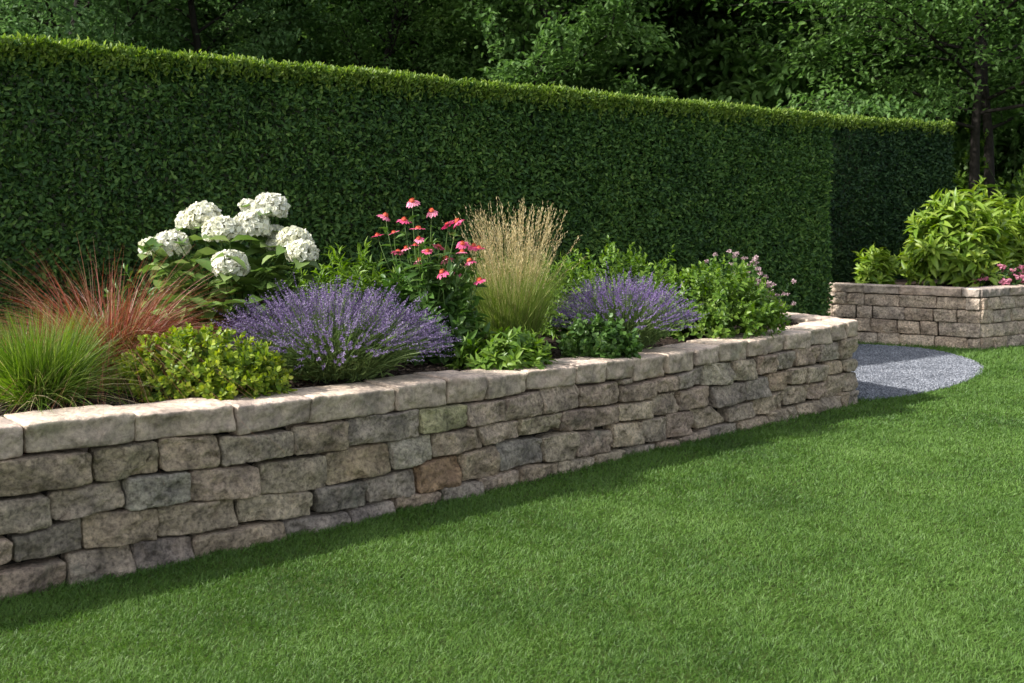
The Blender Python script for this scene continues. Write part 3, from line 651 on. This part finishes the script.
# golden shrub
c = px(197, 4.98, .68); o = empty('low_shrub', c, 'low rounded golden green shrub with small leaves at the edge of the bed', 'shrub')
mb = MB(); shoots(mb, c+np.array([0, .05, .0]), .445, .29, .30, 950, 9, ROUND, .038, .024, 0, seed=21, stems=1, shoot_len=.06, jit=.045); mb.build('foliage', [M_gold, M_stem], o)

# white hydrangea
c = px(226, 6.0, .68); o = empty('hydrangea', c, 'tall hydrangea with large round white flower heads and broad leaves', 'hydrangea')
heads = [(152, 246, 13, 6.0), (171, 243, 19, 5.92), (203, 214, 18, 6.0), (189, 219, 13, 6.05), (222, 229, 19, 5.85), (252, 224, 20, 5.95), (270, 205, 18, 6.0), (247, 203, 7, 6.1), (230, 263, 19, 5.72), (275, 232, 11, 6.05), (274, 243, 8, 5.98), (293, 237, 16, 5.9), (302, 250, 16, 5.8), (300, 240, 13, 5.97)]
fol = MB(); rs = np.random.default_rng(31)
for (hx, hy, hr, hY) in heads:
    hc = atY(hx, hy+3, hY); R = .90*hr*hY/F
    b = c+np.array([rs.normal(0, .09), rs.normal(0, .06), -.02]); m = (b*.45+hc*.55)+np.array([(hc[0]-b[0])*.15, 0, .02])
    t = np.linspace(0, 1, 8)[:, None]; pts = (1-t)**2*b+2*t*(1-t)*m+t*t*(hc-np.array([0, 0, R*.3]))
    tube(fol, pts, np.linspace(.008, .005, 8), 1, 6, .6)
    for k in range(2, 8):
        for sgn in (0, pi):
            a = k*pi/2+sgn+rs.normal(0, .4); dd = np.array([[cos(a), sin(a), rs.uniform(-.1, .35)]])
            L_ = rs.uniform(.13, .21); scatter(fol, OVATE, pts[k:k+1]-np.array([0, 0, R*.25 if k == 7 else 0]), dd, np.array([[0, 0, 1.]])+rs.normal(size=(1, 3))*.3, L_, L_*.58, 0)
    h = MB(); n = int(70+R*R*40000); u = norm(rs.normal(size=(n, 3))); u[:, 2] = np.where(u[:, 2] < -.55, -u[:, 2], u[:, 2])
    lump = 1+.10*perlin(u*3+hx)
    P = hc+u*np.array([R, R, R*.82])*lump[:, None]*np.where(rs.random(n) < .5, rs.uniform(.93, 1.06, n), rs.uniform(.74, .95, n))[:, None]
    ref = norm(np.cross(u, rs.normal(size=(n, 3)))); ref2 = np.cross(u, ref)
    rn = np.clip(rs.random(n)*.6+rs.uniform(0, .4), 0, 1); tilt = norm(u+rs.normal(size=(n, 3))*.5); ref = norm(np.cross(tilt, rs.normal(size=(n, 3)))); ref2 = np.cross(tilt, ref); sz = rs.uniform(.015, .023, n)
    for k in range(4):
        a = k*pi/2; dd = ref*cos(a)+ref2*sin(a)+tilt*rs.uniform(.1, .8, n)[:, None]
        scatter(h, ROUND, P, dd, tilt, sz, sz*.95, 0, rn)
    # the inside of the head, so it is not see-through
    ia = np.arange(10)/10*2*pi; rows = np.linspace(-1.2, 1.5, 6)
    V = np.array([[hc[0]+.70*R*cos(t_)*cos(q), hc[1]+.70*R*cos(t_)*sin(q), hc[2]+.58*R*sin(t_)] for t_ in rows for q in ia])
    i_ = np.arange(5)[:, None]*10; j_ = np.arange(10)[None]; Q = np.stack([i_+j_, i_+(j_+1) % 10, i_+10+(j_+1) % 10, i_+10+j_], 2).reshape(-1, 4)
    h.add(V, Q, 1, .3)
    h.build('flower_head', [M_white, M_headcore], o, origin=hc)
# low leafy stems
for k in range(44):
    a = rs.uniform(0, 6.28); b = c+np.array([cos(a)*.1, sin(a)*.08, 0]); e = c+np.array([cos(a)*rs.uniform(.2, .5), sin(a)*rs.uniform(.15, .35)-.14, rs.uniform(.25, .74)])
    t = np.linspace(0, 1, 6)[:, None]; m = b+np.array([0, 0, .5*(e[2]-b[2])+.1]); pts = (1-t)**2*b+2*t*(1-t)*m+t*t*e
    tube(fol, pts, np.linspace(.006, .003, 6), 1, 5, .5)
    for j in range(2, 6):
        for sgn in (0, pi):
            a2 = a+j*pi/2+sgn+rs.normal(0, .4); L_ = rs.uniform(.10, .17)
            scatter(fol, OVATE, pts[j:j+1], np.array([[cos(a2), sin(a2), rs.uniform(-.3, .3)]]), np.array([[0, 0, 1.]])+rs.normal(size=(1, 3))*.3, L_, L_*.6, 0)
fol.build('foliage', [M_hyd, M_stem], o)

# lavenders
def lavender(c, label, n, rx, ry, H, matf, seed):
    rs = np.random.default_rng(seed); o = empty('lavender', c, label, 'lavender')
    th = rs.uniform(0, 2*pi, n); rr = np.sqrt(rs.random(n))
    base = c+np.stack([np.cos(th)*rr*rx*.38, np.sin(th)*rr*ry*.38, np.zeros(n)], 1)
    hz = np.sqrt(np.clip(1-rr**2*.86, 0, 1))
    tip = c+np.stack([np.cos(th)*rr*rx, np.sin(th)*rr*ry, H*hz*rs.uniform(.74, 1.08, n)+.03], 1)+rs.normal(size=(n, 3))*.03
    mid = base*.5+tip*.5+np.array([0, 0, .06])
    st = MB(); fl = MB()
    t = np.linspace(0, 1, 5)
    pos = ((1-t)**2)[None, :, None]*base[:, None]+(2*t*(1-t))[None, :, None]*mid[:, None]+(t*t)[None, :, None]*tip[:, None]
    side = norm(rs.normal(size=(n, 3))); w = .0016
    V = np.stack([pos-side[:, None]*w, pos+side[:, None]*w], 2).reshape(n, -1, 3)
    q = np.array([(2*i, 2*i+1, 2*i+3, 2*i+2) for i in range(4)])
    st.add(V.reshape(-1, 3), (q[None]+(np.arange(n)*10)[:, None, None]).reshape(-1, 4), 0, np.repeat(rs.random(n), 10))
    # grey-green leaves: fine tufts from the base up to two thirds
    k = int(n*3.2); i = rs.integers(n, size=k); f = rs.uniform(0.0, .62, k)[:, None]
    P = (1-f)**2*base[i]+2*f*(1-f)*mid[i]+f*f*tip[i]+rs.normal(size=(k, 3))*.018
    scatter(st, LANCE, P, norm(tip[i]-base[i])+rs.normal(size=(k, 3))*.45, rs.normal(size=(k, 3)), rs.uniform(.04, .085, k), rs.uniform(.005, .009, k), 0)
    st.build('foliage', M_lavleaf, o)
    # spikes: whorls of small florets up the last centimetres of every stem
    ax = norm(tip-mid); L_ = rs.uniform(.05, .11, n); rnd = rs.random(n)
    for w_ in range(9):
        fpos = tip+ax*(L_*(w_/8-.15))[:, None]
        for e in range(2):
            dd = norm(rs.normal(size=(n, 3)))*.9+ax*.7
            scatter(fl, SMALL, fpos+rs.normal(size=(n, 3))*.0022, dd, rs.normal(size=(n, 3)), (.0115*(1.1-.06*w_)), .0075, 0, np.clip(rnd+rs.normal(0, .2, n), 0, 1))
    tag(fl.build('flower_spikes', matf, o), kind='stuff')
lavender(px(333, 5.52, .67), 'wide grey violet lavender mound between the golden shrub and the low broad leaved plant', 1500, .61, .36, .395, M_lav, 41)
lavender(px(624, 7.08, .67), 'smaller violet lavender mound right of the straw coloured grass', 800, .48, .32, .39, M_lav2, 42)

# narrow leaved perennial behind
c = px(352, 6.7, .68); o = empty('leafy_perennial', c, 'fresh green narrow leaved perennial between the hydrangea and the pink coneflowers', 'perennial')
mb = MB(); shoots(mb, c+np.array([0, 0, .14]), .42, .30, .54, 280, 12, LANCE, .11, .026, 0, seed=51, tip_up=.9, stems=1, shoot_len=.16, jit=.10, zmin=.05); mb.build('foliage', [M_green, M_stem], o)

# coneflowers
c = px(432, 6.35, .68); o = empty('coneflower', c, 'clump of pink coneflowers with orange centres on tall stems', 'coneflower')
rs = np.random.default_rng(61); fol = MB()
CF = [(255, 55), (350, 103), (123, 125), (215, 147), (430, 172), (475, 153), (85, 222), (165, 210), (283, 190), (185, 303), (383, 278), (287, 238), (268, 272), (500, 262), (555, 272), (498, 302), (583, 440), (478, 407), (290, 343), (580, 285), (330, 300), (420, 335), (225, 285), (535, 345), (400, 400)]
for i, (zx, zy) in enumerate(CF):
    Yf = 6.35+rs.uniform(-.2, .2); fc = atY(360+zx/4.88, 190+zy/4.88, Yf); R = rs.uniform(.037, .048)*(1 if i not in (11, 12, 17) else .7)
    b = c+np.array([rs.normal(0, .08), rs.normal(0, .06), -.02]); m = b*.4+fc*.6; m[0] = b[0]+(fc[0]-b[0])*.75; m[2] -= .02
    t = np.linspace(0, 1, 9)[:, None]; pts = (1-t)**2*b+2*t*(1-t)*m+t*t*fc
    tube(fol, pts, np.linspace(.0045, .003, 9), 1, 5, .5)
    for k in range(1, 8):
        if k > 5 and rs.random() < .5: continue
        for sgn in (0, 2.6):
            a = rs.uniform(0, 6.28)+sgn; L_ = rs.uniform(.09, .16)*(1-.05*k)
            scatter(fol, OVATE, pts[k:k+1], np.array([[cos(a), sin(a), rs.uniform(-.2, .5)]]), np.array([[0, 0, 1.]])+rs.normal(size=(1, 3))*.3, L_, L_*.42, 0)
    ax = norm(np.array([rs.normal(0, .35), -.3+rs.normal(0, .35), 1.])); ref = norm(np.cross(ax, [1, .2, 0])); ref2 = np.cross(ax, ref)
    p_ = MB(); k = 13; a = np.arange(k)/k*2*pi+rs.normal(0, .08, k)
    dd = ref*np.cos(a)[:, None]+ref2*np.sin(a)[:, None]-ax*rs.uniform(-.15, .5)
    scatter(p_, ROUND, np.repeat(fc[None], k, 0)+dd*R*.18, dd, np.repeat(ax[None], k, 0), R*rs.uniform(.75, 1.1, k), R*.42, 0, np.clip(rs.uniform(0, 1)+rs.normal(0, .15, k), 0, 1))
    f_ = p_.build('flower', M_pink, o, origin=fc)
    q_ = MB(); rows = np.linspace(0, 1.45, 5); aa = np.arange(9)/9*2*pi; r0 = R*.36
    V = np.array([fc+(ref*cos(q)+ref2*sin(q))*r0*cos(t_)+ax*r0*1.0*sin(t_) for t_ in rows for q in aa])
    i_ = np.arange(4)[:, None]*9; j_ = np.arange(9)[None]; Q = np.stack([i_+j_, i_+(j_+1) % 9, i_+9+(j_+1) % 9, i_+9+j_], 2).reshape(-1, 4)
    q_.add(V, Q, 0, rs.random()); k = 40; u = rs.random(k)*1.4; a = rs.uniform(0, 6.28, k)
    sp = fc+((ref*np.cos(a)[:, None]+ref2*np.sin(a)[:, None])*np.cos(u)[:, None]+ax*np.sin(u)[:, None])*r0
    scatter(q_, SMALL, sp, sp-fc, rs.normal(size=(k, 3)), .007, .004)
    qo = q_.build('cone', M_cone, None, origin=fc); qo.parent = f_; qo.location = (0, 0, 0)
shoots(fol, c+np.array([0, 0, .02]), .33, .24, .60, 170, 7, OVATE, .12, .05, 0, seed=62, tip_up=.5, shoot_len=.16, jit=.14)
fol.build('foliage', [M_mid, M_stem], o)

# straw feather grass
c = px(513, 6.9, .68); o = empty('feather_grass', c, 'upright straw coloured feather grass with a green base, right of the coneflowers', 'ornamental grass')
mb = MB(); tuft(mb, c, 1900, .16, .74, .0036, .22, .5, 0, 71); mb.build('blades', M_tangrass, o)
mb = MB(); pos = tuft(mb, c, 420, .11, .98, .0024, .14, .34, 0, 72, 6)
n = len(pos); 
for f in np.linspace(0, 1, 12):
    tipv = pos[:, -1]*f+pos[:, -2]*(1-f); ax = norm(pos[:, -1]-pos[:, -2])
    scatter(mb, SMALL, tipv+rng.normal(size=(n, 3))*.004, ax+rng.normal(size=(n, 3))*.28, rng.normal(size=(n, 3)), .024, .0026)
tag(mb.build('plumes', M_tan, o), kind='stuff')

# low broad leaves at the coping
c = px(503, 6.2, .66); o = empty('low_leafy_plant', c, 'low bright green broad leaved plant at the coping, below the feather grass', 'perennial')
mb = MB(); shoots(mb, c, .30, .22, .19, 120, 8, LANCE, .095, .04, 0, seed=81, tip_up=.5, shoot_len=.05, jit=.08, stems=1); mb.build('foliage', [M_green, M_stem], o)
c = px(600, 6.70, .65); o = empty('low_leafy_plant', c, 'low dark green round leaved plant in front of the smaller lavender', 'perennial')
mb = MB(); shoots(mb, c, .27, .18, .25, 190, 8, ROUND, .05, .038, 0, seed=82, tip_up=.4, shoot_len=.07, jit=.10, stems=1); mb.build('foliage', [M_mid, M_stem], o)
c = px(622, 8.2, .68); o = empty('leafy_shrub', c, 'loose mid green small leaved shrub behind the smaller lavender, against the hedge', 'shrub')
mb = MB(); shoots(mb, c+np.array([0, 0, .1]), .66, .38, .56, 620, 9, OVATE, .06, .030, 0, seed=83, tip_up=.7, shoot_len=.12, jit=.10, stems=1); mb.build('foliage', [M_green, M_stem], o)
c = px(717, 7.85, .67); o = empty('leafy_shrub', c, 'rounded bright green shrub with glossy leaves at the right end of the long bed', 'shrub')
mb = MB(); shoots(mb, c+np.array([0, .05, .08]), .52, .34, .46, 620, 9, OVATE, .060, .034, 0, seed=84, tip_up=.5, shoot_len=.09, jit=.06, stems=1); mb.build('foliage', [M_green, M_stem], o)
c = px(724, 8.75, .68); o = empty('flowering_shrub', c, 'shrub with dusty pink flower clusters behind the bright green shrub', 'shrub')
mb = MB(); tip, ax = shoots(mb, c+np.array([0, 0, .08]), .50, .30, .49, 330, 9, OVATE, .052, .028, 0, seed=85, tip_up=.8, shoot_len=.11, jit=.10, stems=1); mb.build('foliage', [M_mid, M_stem], o)
k = np.argsort(-tip[:, 2]-.55*tip[:, 0]+rng.random(len(tip))*.35)[:60]
for i in k:
    h = MB(); n = 22; P = tip[i]+ax[i]*.03+rng.normal(size=(n, 3))*np.array([.010, .010, .006])
    for e in range(3): scatter(h, SMALL, P, rng.normal(size=(n, 3))+ax[i]*.5, rng.normal(size=(n, 3)), .014, .011)
    h.build('flower_cluster', M_dusty, o, origin=tip[i])

# leafy fillers between the flowering plants
for (x_, Y_, rx_, rz_, n_, mt, lab, sd_) in [(292, 6.35, .34, .42, 190, M_green, 'fresh green leafy clump between the hydrangea and the lavender top', 201), (462, 7.1, .34, .44, 190, M_mid, 'mid green leafy clump filling between the coneflowers and the feather grass', 202),
        (568, 7.7, .30, .50, 190, M_green, 'light green leafy clump just right of the feather grass, behind the smaller lavender', 203), (165, 6.35, .40, .46, 200, M_mid, 'dim leafy clump behind the reddish grass at the foot of the hydrangea', 204)]:
    c = px(x_, Y_, .68); o = empty('leafy_perennial', c, lab, 'perennial')
    mb = MB(); shoots(mb, c+np.array([0, 0, .08]), rx_, .26, rz_, n_, 9, LANCE, .085, .028, 0, seed=sd_, tip_up=.8, stems=1, shoot_len=.13, jit=.10); mb.build('foliage', [mt, M_stem], o)
# far bed
c = px(877, 14.0, .76); o = empty('broad_leaved_perennial', c, 'yellow green fern like clump at the left end of the far bed', 'perennial')
mb = MB(); shoots(mb, c+np.array([-.03, -.1, .05]), .28, .24, .42, 80, 8, DROOP, .17, .06, 0, seed=91, tip_up=.6, shoot_len=.14, jit=.1, stems=1); mb.build('foliage', [M_lime, M_stem], o)
c = px(962, 13.85, .76); o = empty('large_leaved_shrub', c, 'large bright green shrub with drooping pointed leaves behind the corner of the far wall', 'shrub')
mb = MB(); shoots(mb, c+np.array([0, .1, .25]), .66, .50, 1.0, 230, 9, DROOP, .27, .085, 0, seed=92, tip_up=.5, shoot_len=.2, jit=.12, stems=1, droop=.04); mb.build('foliage', [M_lime, M_stem], o)
c = px(1016, 14.6, .77); o = empty('large_leaved_shrub', c, 'bright green long leaved shrub at the right edge, behind the low pink flowers', 'shrub')
mb = MB(); shoots(mb, c+np.array([0, 0, .25]), .66, .50, .95, 230, 9, DROOP, .26, .08, 0, seed=93, tip_up=.5, shoot_len=.2, jit=.12, stems=1, droop=.04); mb.build('foliage', [M_lime, M_stem], o)
c = px(1020, 13.45, .76); o = empty('bedding_plant', c, 'low mound of bright pink flowers on the far wall at the right edge', 'flowers')
mb = MB(); tip, ax = shoots(mb, c, .56, .25, .30, 260, 8, SMALL, .05, .025, 0, seed=94, shoot_len=.07, jit=.08, stems=1); mb.build('foliage', [M_dark, M_stem], o)
k = [i for i in range(len(tip)) if tip[i, 2] > c[2]+.02][:95]
for i in k:
    h = MB(); n = 9; P = tip[i]+ax[i]*.03+rng.normal(size=(n, 3))*.010
    for e in range(2): scatter(h, ROUND, P, rng.normal(size=(n, 3)), ax[i]+rng.normal(size=(n, 3))*.4, .03, .03)
    h.build('flower', M_rose, o, origin=tip[i])

# ------------------------------------------------------------------ trees
M_t1 = leaf_mat('tree_leaf_dark', [(.05, .10, .040), (.086, .165, .056), (.13, .22, .075), (.18, .28, .10)], .34, .6, .6, .4, .2)
M_t2 = leaf_mat('tree_leaf_mid', [(.052, .108, .032), (.088, .17, .044), (.13, .225, .062), (.18, .28, .09)], .36, .58, .6, .4, .22)
M_t3 = leaf_mat('tree_leaf_layered', [(.050, .110, .030), (.088, .175, .044), (.135, .235, .062), (.19, .30, .09)], .38, .55, .5, .35, .25)
def limb_path(b, d, L, n, rs, lift=0., sag=0., wob=.06):
    pts = [b]; d = norm(d)
    for i in range(n):
        d = norm(d+rs.normal(size=3)*wob+np.array([0, 0, lift-sag*i/n])); pts.append(pts[-1]+d*L/n)
    return np.array(pts)
def tree_geo(wood, leaf, base, H, crown, z0, n_limb, per_leaf, ln, rs, r0=.16, flat=.35, lift=.04, sag=.10, trunks=1, t_off=None, rise=.35, subs=7, leafsets=1.0, mid=.55):
    for T in range(trunks):
        a0 = rs.uniform(0, 6.28) if trunks == 1 else (pi, .3)[T]; lean = .05 if trunks == 1 else (.10, .03)[T]
        tp = limb_path(np.asarray(base, float)+np.array([cos(a0), sin(a0), 0])*(.0 if trunks == 1 else .13), np.array([cos(a0)*lean, sin(a0)*lean, 1]), H, 9, rs, 0, 0, .05)
        tube(wood, tp, r0*np.linspace(1, .12, 10)**1.0, 0, 8)
        for i in range(n_limb//trunks):
            f = (i+.5)/(n_limb//trunks); hz = z0+(H*.97-z0)*f; s = np.clip(hz/H*9, 0, 8.99); k = int(s); b = tp[k]+(tp[k+1]-tp[k])*(s-k)
            a = i*2.4+a0+rs.normal(0, .25)
            prof = (.55+.45*f/mid) if f < mid else math.sqrt(max(.02, 1-((f-mid)/(1-mid))**2))
            L_ = crown*prof*rs.uniform(.75, 1.1)
            lp = limb_path(b, np.array([cos(a), sin(a), rise+.5*f]), L_, 6, rs, lift, sag)
            tube(wood, lp, r0*.34*(1-.5*f)*np.linspace(1, .15, 7), 0, 5)
            for j in range(subs):
                g = .10+.90*(j+rs.random())/subs; q = min(5.99, g*6); k2 = int(q); sb = lp[k2]+(lp[k2+1]-lp[k2])*(q-k2); dm = norm(lp[k2+1]-lp[k2])
                sdv = norm(np.cross(dm, [0, 0, 1]))*(1 if j % 2 else -1)
                sp = limb_path(sb, dm*.7+sdv*rs.uniform(.5, 1.1)+np.array([0, 0, rs.normal(.05, flat)]), L_*(.5-.25*g)*rs.uniform(.8, 1.2)+.15, 4, rs, .0, .14)
                tube(wood, sp, r0*.09*np.linspace(1, .25, 5), 0, 3)
                n = int(per_leaf*rs.uniform(.6, 1.3)); t = rs.random(n)*3.99; kk = t.astype(int)
                P = sp[kk]+(sp[kk+1]-sp[kk])*(t-kk)[:, None]+rs.normal(size=(n, 3))*np.array([.16, .16, .07+.12*flat])*(L_*.22+.35)
                dd = norm(sp[-1]-sp[0])+rs.normal(size=(n, 3))*.7+np.array([0, 0, -.25])
                scatter(leaf, HEX, P, dd, np.array([0, 0, 1.])+rs.normal(size=(n, 3))*.45, ln*rs.uniform(.6, 1.2, n), ln*.55*rs.uniform(.7, 1.2, n), 0, np.clip(rs.normal(.45, .22, n), 0, 1))
def make_tree(name, label, base, mat, seed, group=None, **kw):
    rs = np.random.default_rng(seed); w, l = MB(), MB(); tree_geo(w, l, base, rs=rs, **kw)
    o = empty(name, base, label, 'tree', group); w.build('trunk', M_bark, o); l.build('crown', mat, o); return o
T = lambda x, Y: np.array([(x-512)/F*Y, Y, -.02])
make_tree('layered_tree', 'broad tree with two dark trunks and layered spreading branches, right of the hedges', T(988, 20.5), M_t3, 101, H=10.5, crown=6.2, z0=3.5, n_limb=44, per_leaf=150, ln=.14, r0=.13, trunks=2, flat=.14, rise=.22, lift=.02, sag=.09, subs=11, mid=.12)
make_tree('woodland_tree', 'dark leafy tree behind the left end of the long hedge', T(20, 19), M_t1, 102, H=10, crown=3.6, z0=1.5, n_limb=30, per_leaf=150, subs=9, ln=.14, r0=.17)
make_tree('woodland_tree', 'dense dark tree behind the hedge above the white hydrangea', T(225, 21), M_t1, 103, H=10, crown=3.4, z0=1.4, n_limb=30, per_leaf=150, subs=9, ln=.13, r0=.15)
make_tree('woodland_tree', 'lighter green fine leaved tree behind the hedge above the coneflowers', T(372, 22.5), M_t2, 104, H=10, crown=3.2, z0=1.4, n_limb=30, per_leaf=150, subs=9, ln=.11, r0=.14, rise=.6)
make_tree('woodland_tree', 'full leafy tree behind the hedge above the feather grass, left of the layered tree', T(528, 20.5), M_t2, 105, H=10, crown=3.5, z0=1.4, n_limb=32, per_leaf=155, subs=9, ln=.15, r0=.16)
make_tree('woodland_tree', 'shadowy tree with a thin dark trunk between the full leafy tree and the layered tree', T(622, 25), M_t1, 106, H=10, crown=3.0, z0=3.8, n_limb=22, per_leaf=150, subs=9, ln=.14, r0=.15)
# the wood behind, one closed mass
w, l = MB(), MB(); rs = np.random.default_rng(120)
for i, (x, Y) in enumerate([(635, 24.5), (700, 25), (770, 24), (-60, 26), (95, 25.5), (165, 26), (300, 26.5), (440, 26), (560, 27.5), (650, 29), (720, 26.5), (860, 25.5), (-140, 27), (-40, 33), (70, 30), (150, 29), (260, 33), (330, 30), (440, 31), (500, 35), (590, 33), (680, 31), (760, 30), (840, 33), (930, 29), (1010, 30), (1090, 26), (1170, 30), (-240, 24), (100, 40), (300, 42), (450, 42), (640, 42), (800, 42), (960, 40), (1120, 40)]):
    tree_geo(w, l, T(x, Y), H=rs.uniform(12, 15), crown=rs.uniform(3.8, 4.8), z0=.8, n_limb=26, per_leaf=110, ln=.30, rs=rs, r0=.2, subs=7)
wd = l; base_n = w.n
allmb = MB()
for src, mi in ((w, 0), (l, 1)):
    for f, m in zip(src.F, src.M): pass
    V = np.concatenate(src.V); R = np.concatenate(src.R)
    qs = [f for f in src.F]
    allmb.add(V, [np.concatenate(qs)], mi, R)
tag(allmb.build('woodland', [M_bark, M_t2]), 'dark wood of leafy trees closing the view behind the garden', 'woodland', kind='stuff')
# undergrowth by the trunks
for i, (x, Y, rx, H, lab) in enumerate([(975, 20.5, 1.3, 2.9, 'bright green bush under the layered tree, just right of the far hedge'), (1045, 19.5, 1.3, 2.9, 'bright green bush at the right edge behind the trunks of the layered tree'), (1010, 23.5, 1.8, 4.0, 'taller dim green bush standing behind the two trunks')]):
    c = px(x, Y, 0.); o = empty('woodland_bush', c, lab, 'bush', 'bushes under the trees')
    mb = MB(); shoots(mb, c+np.array([0, 0, .4]), rx, .9, H-.4, 360, 9, SMALL, .15, .08, 0, seed=130+i, tip_up=.5, shoot_len=.25, jit=.14, stems=1); mb.build('foliage', [M_green if i < 2 else M_t2, M_stem], o)
